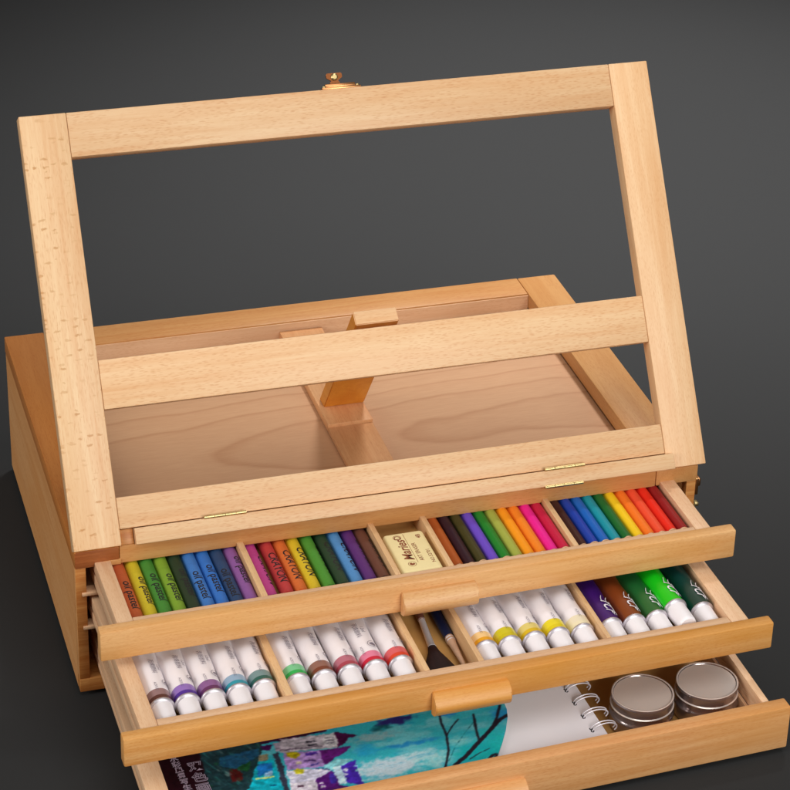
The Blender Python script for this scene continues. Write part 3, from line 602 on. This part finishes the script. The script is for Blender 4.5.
# ================================================================ bottom drawer: pads and jars
import numpy as np
SHAPES = [
    ([(-180, 120), (-60, 120), (-68, 75.5), (-110, 75.5), (-148, 76), (-180, 76)], (60, 20, 48)),
    ([(-180, 120), (-144.0, 120), (-145.6, 43.8), (-149, 0), (-180, 0)], (38, 12, 22)),
    ([(-145, 78), (-108.0, 78), (-109, 70), (-114.1, 59.6), (-126.6, 37.7), (-133, 0), (-150, 0)], (30, 56, 62)),
    ([(-132.3, 58.7), (-125.1, 58.0), (-127.6, 47.1), (-133.8, 47.4)], (84, 22, 22)),
    ([(-125.4, 68.3), (-118.3, 63.5), (-121.6, 53.5), (-127.4, 57.1)], (30, 86, 48)),
    ([(-134.2, 71.1), (-110.5, 72.1), (-111.8, 65.7), (-129.4, 57.8), (-136.3, 63.2)], (32, 84, 118)),
    ([(-114.4, 60.6), (-105.4, 60.3), (-107.7, 30.9), (-126.8, 36.9)], (16, 176, 196)),
    ([(-115.5, 58.4), (-106.8, 57.4), (-109.0, 49.6), (-118.1, 47.4)], (30, 120, 200)),
    ([(-113.6, 50.2), (-108.8, 50.3), (-109.4, 46.4), (-114.2, 46.2)], (150, 190, 225)),
    ([(-120.3, 46.9), (-109.2, 45.4), (-109.6, 44.0), (-120.3, 45.2)], (225, 225, 120)),
    ([(-114.0, 37.8), (-109.9, 37.8), (-110.0, 37.0), (-113.7, 36.9)], (10, 70, 110)),
    ([(-112.8, 66.0), (-106.2, 64.8), (-108.6, 60.4), (-114.4, 60.6)], (150, 140, 110)),
    ([(-109.3, 74.4), (-102.2, 73.0), (-105.0, 68.7), (-109.1, 69.6)], (70, 20, 80)),
    ([(-101.7, 74.6), (-90.5, 74.5), (-93.3, 65.0), (-101.6, 66.0)], (176, 160, 180)),
    ([(-104.0, 64.9), (-100.7, 65.6), (-104.3, 29.8), (-107.7, 30.9), (-105.2, 51.8)], (52, 56, 74)),
    ([(-98.2, 63.7), (-77.4, 59.6), (-78.9, 44.5), (-100.8, 48.2)], (186, 146, 214)),
    ([(-96.5, 76.6), (-70.9, 73.5), (-62.7, 72.7), (-66.2, 59.2), (-100.1, 64.1)], (200, 186, 198)),
    ([(-99.2, 67.2), (-74.0, 63.7), (-74.4, 62.7), (-99.6, 65.9)], (110, 90, 110)),
    ([(-71.8, 72.1), (-64.1, 72.9), (-66.5, 59.8), (-73.1, 62.2)], (222, 214, 220)),
    ([(-71.1, 69.6), (-66.0, 69.1), (-66.1, 68.3), (-71.3, 68.8)], (110, 100, 120)),
    ([(-71.6, 67.6), (-66.4, 67.0), (-66.4, 66.1), (-71.7, 66.7)], (110, 100, 120)),
    ([(-72.0, 65.3), (-66.7, 64.7), (-66.8, 63.9), (-72.1, 64.4)], (110, 100, 120)),
    ([(-82.9, 70.0), (-77.2, 69.1), (-76.9, 68.2), (-82.9, 68.7)], (40, 34, 50)),
    ([(-82.4, 66.8), (-77.1, 66.0), (-77.1, 65.1), (-82.4, 65.6)], (40, 34, 50)),
    ([(-63.8, 74.2), (-59.2, 70.7), (-51.8, 66.3), (-58.0, 65.5), (-66.2, 58.6)], (76, 18, 66)),
    ([(-65.9, 58.5), (-59.0, 58.2), (-64.8, 53.2), (-72.1, 50.0), (-78.8, 45.4), (-77.7, 59.5)], (104, 30, 120)),
    ([(-85.9, 59.8), (-79.6, 59.0), (-80.1, 56.9), (-86.2, 57.5)], (80, 44, 150)),
    ([(-88.7, 53.9), (-81.5, 53.0), (-81.8, 51.8), (-89.1, 52.5)], (70, 34, 110)),
    ([(-86.0, 49.5), (-81.7, 48.8), (-82.0, 47.5), (-86.2, 47.9)], (64, 54, 160)),
    ([(-100.9, 47.7), (-85.3, 44.9), (-75.1, 41.2), (-86.3, 35.0), (-102.3, 35.9)], (214, 210, 232)),
    ([(-79.5, 45.9), (-70.2, 49.4), (-61.5, 46.1), (-69.4, 42.0), (-75.2, 40.1), (-79.2, 42.4)], (140, 214, 222)),
    ([(-74.8, 43.3), (-68.9, 42.4), (-71.4, 26.0), (-75.8, 27.4), (-75.7, 36.0)], (196, 224, 240)),
    ([(-69.6, 42.7), (-60.4, 45.2), (-62.3, 32.8), (-62.4, 22.1), (-68.3, 25.0), (-71.0, 27.5)], (72, 40, 172)),
    ([(-69.5, 39.3), (-67.2, 39.2), (-67.2, 37.1), (-69.6, 37.3)], (214, 214, 240)),
    ([(-70.1, 35.3), (-67.9, 35.1), (-68.0, 33.5), (-70.3, 33.4)], (214, 214, 240)),
    ([(-63.2, 40.7), (-60.6, 40.4), (-61.1, 38.9), (-63.3, 39.4)], (150, 214, 230)),
    ([(-63.9, 36.5), (-61.2, 36.2), (-61.8, 34.7), (-63.9, 35.2)], (150, 214, 230)),
    ([(-102.3, 35.9), (-86.3, 35.0), (-88.4, 25.0), (-104.1, 27.9)], (222, 212, 226)),
    ([(-87.1, 35.2), (-75.8, 40.3), (-75.5, 32.7), (-76.0, 26.4), (-71.5, 23.4), (-75.1, 20.8), (-88.7, 25.1)], (84, 22, 112)),
    ([(-78.9, 36.9), (-75.5, 37.0), (-77.0, 27.7), (-80.7, 29.0)], (66, 44, 160)),
    ([(-86.3, 31.8), (-83.5, 32.0), (-83.4, 30.3), (-86.3, 30.5)], (226, 216, 236)),
    ([(-86.5, 28.7), (-83.8, 28.7), (-84.0, 27.2), (-86.6, 27.4)], (226, 216, 236)),
    ([(-85.2, 45.4), (-76.6, 42.1), (-76.8, 41.3), (-85.5, 44.4)], (50, 60, 110)),
    ([(-98.9, 32.8), (-95.7, 32.1), (-95.8, 31.1), (-99.0, 31.6)], (70, 40, 60)),
    ([(-96.3, 63.1), (-93.3, 63.8), (-90.5, 61.9), (-89.5, 59.4), (-92.0, 56.9), (-95.3, 58.4), (-96.8, 60.6)], (196, 176, 24)),
    ([(-97.0, 47.0), (-94.1, 47.7), (-91.8, 45.9), (-91.8, 43.7), (-94.4, 42.0), (-96.9, 43.7)], (206, 196, 40)),
    ([(-93.7, 54.6), (-90.4, 54.2), (-91.0, 51.0), (-94.2, 51.5)], (206, 190, 170)),
]
BRANCH = [
    ([(-6.6, 23.4), (1.6, 28.7), (14.5, 39.5), (25.8, 49.0), (33.1, 54.9), (44.0, 59.6)], 2.6),
    ([(14.5, 39.5), (16.4, 49.9), (20.1, 65.0)], 1.6),
    ([(25.8, 49.0), (32.1, 57.2), (38.0, 67.7)], 1.7),
    ([(-12.9, 22.6), (-5.7, 36.9), (-2.0, 50.7), (-1.0, 63.4), (1.1, 73.1)], 1.4),
    ([(-2.0, 50.7), (4.0, 57.8), (9.8, 63.2)], 0.9),
    ([(3.8, 26.0), (10.7, 29.3), (17.9, 31.5)], 0.8),
    ([(-8.7, 28.0), (-0.8, 39.3), (9.5, 50.1), (17.4, 57.7)], 0.5),
    ([(14.5, 22.7), (17.2, 24.8), (19.4, 25.0), (19.7, 23.0), (16.7, 21.6)], 2.0),
]
def vnoise(x, y, seed=0):
    xi = np.floor(x).astype(np.int64); yi = np.floor(y).astype(np.int64); fx = x - xi; fy = y - yi
    fx = fx * fx * (3 - 2 * fx); fy = fy * fy * (3 - 2 * fy)
    def h(a, b):
        n = (a * 374761393 + b * 668265263 + seed * 144269504) & 0xffffffff
        n = ((n ^ (n >> 13)) * 1274126177) & 0xffffffff
        return ((n ^ (n >> 16)) & 0xffff) / 65535.0
    return (h(xi, yi) * (1 - fx) + h(xi + 1, yi) * fx) * (1 - fy) + (h(xi, yi + 1) * (1 - fx) + h(xi + 1, yi + 1) * fx) * fy
def fbm(x, y, seed=0, o=4):
    t = 0; a = 0.5
    for i in range(o): t = t + a * vnoise(x * 2 ** i, y * 2 ** i, seed + i); a *= 0.5
    return t / 0.94
def inside(X, Y, pts):
    r = np.zeros(X.shape, bool); n = len(pts); j = n - 1
    for i in range(n):
        xi, yi = pts[i]; xj, yj = pts[j]
        c = ((yi > Y) != (yj > Y)) & (X < (xj - xi) * (Y - yi) / ((yj - yi) or 1e-9) + xi); r ^= c; j = i
    return r
def painting(X, Y):
    """a watercolour of towers against a turquoise sky; X, Y in mm on the sheet"""
    def col_(c): return np.array(c, float)
    wx = X + 2.4 * (fbm(X / 5, Y / 5, 3) - 0.5); wy = Y + 2.4 * (fbm(X / 5, Y / 5, 9) - 0.5)
    C = np.empty(X.shape + (3,)); C[:] = col_((58, 186, 200))
    n = fbm(wx / 14, wy / 6, 20)
    def mixin(mask, c):
        C[:] = C * (1 - mask[..., None]) + col_(c) * mask[..., None]
    mixin(np.clip((n - 0.45) * 5, 0, 1) * 0.8, (126, 206, 216))
    for cx, cy, rx, ry, c, k in ((-45, 33, 26, 10, (214, 222, 232), 1.3), (-22, 37, 14, 6, (200, 224, 230), 1.1), (-14, 32, 16, 9, (170, 222, 224), .9), (-44, 62, 18, 6, (160, 190, 196), .9),
                              (-26, 73, 14, 4, (52, 28, 110), 1.5), (-38, 69, 8, 3, (24, 80, 90), .8), (6, 72, 8, 6, (40, 130, 214), 1.2), (36, 60, 7, 8, (40, 150, 214), .9), (-24, 50, 22, 2.4, (36, 140, 206), 1.0), (-52, 52, 9, 6, (40, 170, 220), .9),
                              (14, 30, 24, 12, (14, 176, 176), 1.0), (24, 40, 9, 12, (30, 190, 184), .8), (2, 44, 9, 6, (150, 216, 214), .7)):
        d = ((wx - cx) / rx) ** 2 + ((wy - cy) / ry) ** 2 + (fbm(X / 3, Y / 2, 31) - 0.5) * 1.4
        mixin(np.clip((1 - d) * k, 0, 0.9), c)
    st = fbm(X / 6, Y / 0.9, 40); mixin(np.clip((st - 0.62) * 6, 0, 1) * 0.45, (22, 150, 196))
    for pts, c in SHAPES:
        dark = sum(c) < 260
        sx = X + 2.2 * (fbm(X / 2.6, Y / 2.6, 51) - 0.5) + 1.2 * (fbm(X / .8, Y / .8, 52) - 0.5); sy = Y + 2.2 * (fbm(X / 2.6, Y / 2.6, 57) - 0.5) + 1.2 * (fbm(X / .8, Y / .8, 58) - 0.5)
        m = inside(sx, sy, pts).astype(float)
        C[:] = C * (1 - m[..., None]) + (col_(c) * (0.62 + 0.8 * fbm(X / 2.5, Y / 1.4, 60))[..., None]) * m[..., None]
    # loose strokes in the dark foliage
    f = inside(X, Y, [(-144, 80), (-108, 80), (-112, 60), (-127, 34), (-130, 12), (-154, 12)])
    s1 = fbm((X + Y * 0.45) / 1.3, Y / 9, 70); s2 = fbm(X / 3, Y / 3, 80)
    for lo, c, sd in ((0.62, (46, 120, 120), 0), (0.68, (126, 150, 146), 1), (0.66, (30, 90, 60), 2)):
        q = fbm((X + Y * 0.45) / (1.3 + sd * .4), Y / (8 - 2 * sd), 70 + 5 * sd)
        mixin(np.clip((q - lo) * 10, 0, 1) * f * np.clip((s2 - 0.35) * 4, 0, 1) * 0.85, c)
    def seg(pts, w):
        k = np.zeros(X.shape)
        for (ax, ay), (bx, by) in zip(pts, pts[1:]):
            dx, dy = bx - ax, by - ay; t = np.clip(((X - ax) * dx + (Y - ay) * dy) / (dx * dx + dy * dy), 0, 1)
            d = np.hypot(X - ax - t * dx, Y - ay - t * dy) + (fbm(X / 1.5, Y / 1.5, 90) - 0.5) * 0.8
            k = np.maximum(k, np.clip((w * 0.55 - d) * 4, 0, 1))
        return k
    for i, (pts, w_) in enumerate(BRANCH): mixin(seg(pts, w_), (40, 30, 44) if w_ > 0.6 else (20, 100, 110))
    K = np.array([.27, .46, .27])
    for _ in range(1):
        P_ = np.pad(C, ((1, 1), (1, 1), (0, 0)), 'edge'); C = sum(K[i] * P_[i:i + C.shape[0]] for i in range(3)); C = sum(K[i] * C[:, i:i + X.shape[1]] for i in range(3))
    g = 0.93 + 0.14 * fbm(X / 0.9, Y / 0.9, 99)
    return np.clip(C * g[..., None], 0, 255)
def sketch_pads():
    t = mkthing('picture_pad', 'glossy pad with turquoise tower painting and rounded corner in the bottom drawer', 'painting pad')
    xl = -0.1705; nx, ny = 480, 225; y0, y1 = 0.0125, 0.112
    ys = np.linspace(y0, y1, ny); xr = np.interp(ys * 1000, [12, 24, 34, 45, 56, 63, 80, 112], [9, 20.3, 26.8, 33.3, 38.6, 40.8, 42.5, 43]) / 1000
    s = np.linspace(0, 1, nx)
    X = xl + s[None, :] * (xr[:, None] - xl); Y = np.repeat(ys[:, None], nx, 1)
    curl = np.clip((X - (xr[:, None] - 0.02)) / 0.02, 0, 1) ** 2 * 0.0006
    def shell(name, zt, zb, parent, mat, paint):
        Z = zt + curl
        top = np.stack([X, Y, Z], -1).reshape(-1, 3)
        idx = np.arange(nx * ny).reshape(ny, nx)
        q = np.stack([idx[:-1, :-1], idx[:-1, 1:], idx[1:, 1:], idx[1:, :-1]], -1).reshape(-1, 4)
        border = list(idx[0, :]) + list(idx[1:, -1]) + list(idx[-1, -2::-1]) + list(idx[-2:0:-1, 0])
        low = top[border].copy(); low[:, 2] = zb; nb = len(border); base = nx * ny
        sides = [(border[i], base + i, base + (i + 1) % nb, border[(i + 1) % nb]) for i in range(nb)]
        me = bpy.data.meshes.new(name)
        me.from_pydata([tuple(v) for v in top] + [tuple(v) for v in low], [], [tuple(int(a) for a in f) for f in q] + [tuple(int(a) for a in f) for f in sides])
        if paint:
            ca = me.color_attributes.new('paint', 'FLOAT_COLOR', 'POINT')
            c = painting(X * 1000, Y * 1000).reshape(-1, 3) / 255
            c = np.where(c <= 0.04045, c / 12.92, ((c + 0.055) / 1.055) ** 2.4)
            buf = np.ones((len(me.vertices), 4)); buf[:, :3] = 0.6; buf[:len(c), :3] = c
            ca.data.foreach_set('color', buf.ravel())
        me.update(); return link(name, me, mat, parent)
    m, nt, b = new_mat('painted_cover'); at = N(nt, 'ShaderNodeAttribute', attribute_name='paint'); nt.links.new(at.outputs['Color'], b.inputs['Base Color'])
    b.inputs['Roughness'].default_value = 0.35; b.inputs['Specular IOR Level'].default_value = 0.35
    cov = shell('cover', -0.0120, -0.0126, t, m, True)
    zt = -0.01185
    def up(body, size, x, y, z, off): 
        v, f, bb = text_geo(body, size, 0, off); cx, cy = (bb[0] + bb[1]) / 2, (bb[2] + bb[3]) / 2
        return [(x + (p[0] - cx), y + (p[1] - cy), z) for p in v], f
    def put(lst, mat, name):
        V, F = [], []
        for v, f in lst:
            b_ = len(V); V += v; F += [tuple(i + b_ for i in q) for q in f]
        me = bpy.data.meshes.new(name); me.from_pydata(V, [], F); return link(name, me, mat, t)
    big = [('双', -0.1498, 0.0672), ('色', -0.1500, 0.0572), ('画', -0.1503, 0.0472), ('册', -0.1506, 0.0372), ('本', -0.1509, 0.0272)]
    put([up(c, 0.0088, x, y, zt, 0.035) for c, x, y in big], M['grey_lilac'], 'lettering')
    put([up(c, 0.0088, x, y, zt + 0.0001, -0.012) for c, x, y in big], M['maroon_print'], 'lettering')
    small = '水彩风景写生临摹范本册'
    put([up(c, 0.0052, -0.1600 + i * 0.0002, 0.0775 - i * 0.0054, zt, 0.03) for i, c in enumerate(small)], M['grey_lilac'], 'lettering')
    place(t, 3, 0, 0, 0)
    # the white spiral pad under it
    p = mkthing('sketch_pad', 'white paper sketch pad with double wire binding beside the tin jars', 'sketch pad')
    bm = bmesh.new(); rng = random.Random(3)
    bx = 0.0905
    for i in range(9):
        a = -0.0262 + i * 0.00148; j = rng.uniform(-0.0003, 0.0003)
        box_bm(bm, (-0.1722, 0.0110 + abs(j), a), (bx + j, 0.1450, a + (0.00144 if i < 8 else 0.0014)), 0.0002, seg=1)
    finish(bm, 'pages', M['paper'], p)
    bm = bmesh.new()
    k = 0
    for i in range(9):
        y = 0.0306 + i * 0.0136 - 0.0136
        for dy in (-0.0012, 0.0012):
            for hx in (0.0826,):
                lathe_bm(bm, [(0.0011, 0), (0.0011, 0.00006)], 14, org=(hx, y + dy * 0.9, -0.01292))
    finish(bm, 'punched_hole', M['black'], p, False)
    for i in range(9):
        y = 0.0306 + i * 0.0136 - 0.0136
        bm = bmesh.new()
        for dy in (-0.0012, 0.0012):
            path = []
            for q in range(17):
                a = math.pi * (1 - q / 16 * 1.18)
                path.append(Vector((0.0905 + 0.0080 * math.cos(a), y + dy + 0.0006 * q / 16, -0.0132 + 0.0042 * math.sin(a))))
            rings = []
            for q, c in enumerate(path):
                tan = (path[min(q + 1, 16)] - path[max(q - 1, 0)]).normalized(); sd = Vector((0, 1, 0)); up_ = tan.cross(sd).normalized()
                rings.append([bm.verts.new(c + (sd * math.cos(b2) + up_ * math.sin(b2)) * 0.00042) for b2 in [2 * math.pi * u / 8 for u in range(8)]])
            for q in range(16):
                for u in range(8): bm.faces.new((rings[q][u], rings[q][(u + 1) % 8], rings[q + 1][(u + 1) % 8], rings[q + 1][u]))
            bm.faces.new(rings[0]); bm.faces.new(rings[-1])
        finish(bm, 'binding_ring', M['wire'], p, angle=80)
    place(p, 3, 0, 0, 0)
M['grey_lilac'] = plain('print_lilac_grey', (176, 158, 176), 0.5)
M['maroon_print'] = plain('print_maroon', (34, 12, 22), 0.5)
sketch_pads()
def jar(label, x, y, rz):
    t = mkthing('tin_jar', label, 'jar', 'round metal jars in the bottom drawer')
    bm = bmesh.new()
    lathe_bm(bm, [(0.0186, 0.0), (0.0194, 0.0008), (0.0196, 0.003), (0.0196, 0.0080), (0.0198, 0.0092), (0.0198, 0.0100), (0.0191, 0.0108), (0.0186, 0.0120), (0.0186, 0.0152)], 56)
    finish(bm, 'jar_body', M['steel'], t, angle=50)
    bm = bmesh.new()
    lathe_bm(bm, [(0.0188, 0.0148), (0.0194, 0.0151), (0.0195, 0.0157), (0.0189, 0.0163), (0.0188, 0.0200), (0.0192, 0.0208), (0.0194, 0.0216), (0.0190, 0.0225), (0.0184, 0.0227), (0.0179, 0.0225), (0.0175, 0.0218), (0.0168, 0.0217)], 56)
    lid = finish(bm, 'jar_lid', [M['steel'], M['tin_lid_reflection']], t, angle=40)
    for p in lid.data.polygons:
        if p.normal.z > 0.6: p.material_index = 1
    place(t, 3, x, y, -0.0269, rz=rz)
M['tin_lid_reflection'] = plain('tin_lid_reflection', (250, 236, 226), 0.22, 0.5, noise_amt=0.03, noise_scale=90)  # pale colour paints the bright reflection on the lid tops
jar('round silver jar with screw lid next to the wire bound pad', 0.1214, 0.0450, 0.3)
jar('round silver jar with screw lid in the right corner of the bottom drawer', 0.1640, 0.0444, 1.1)
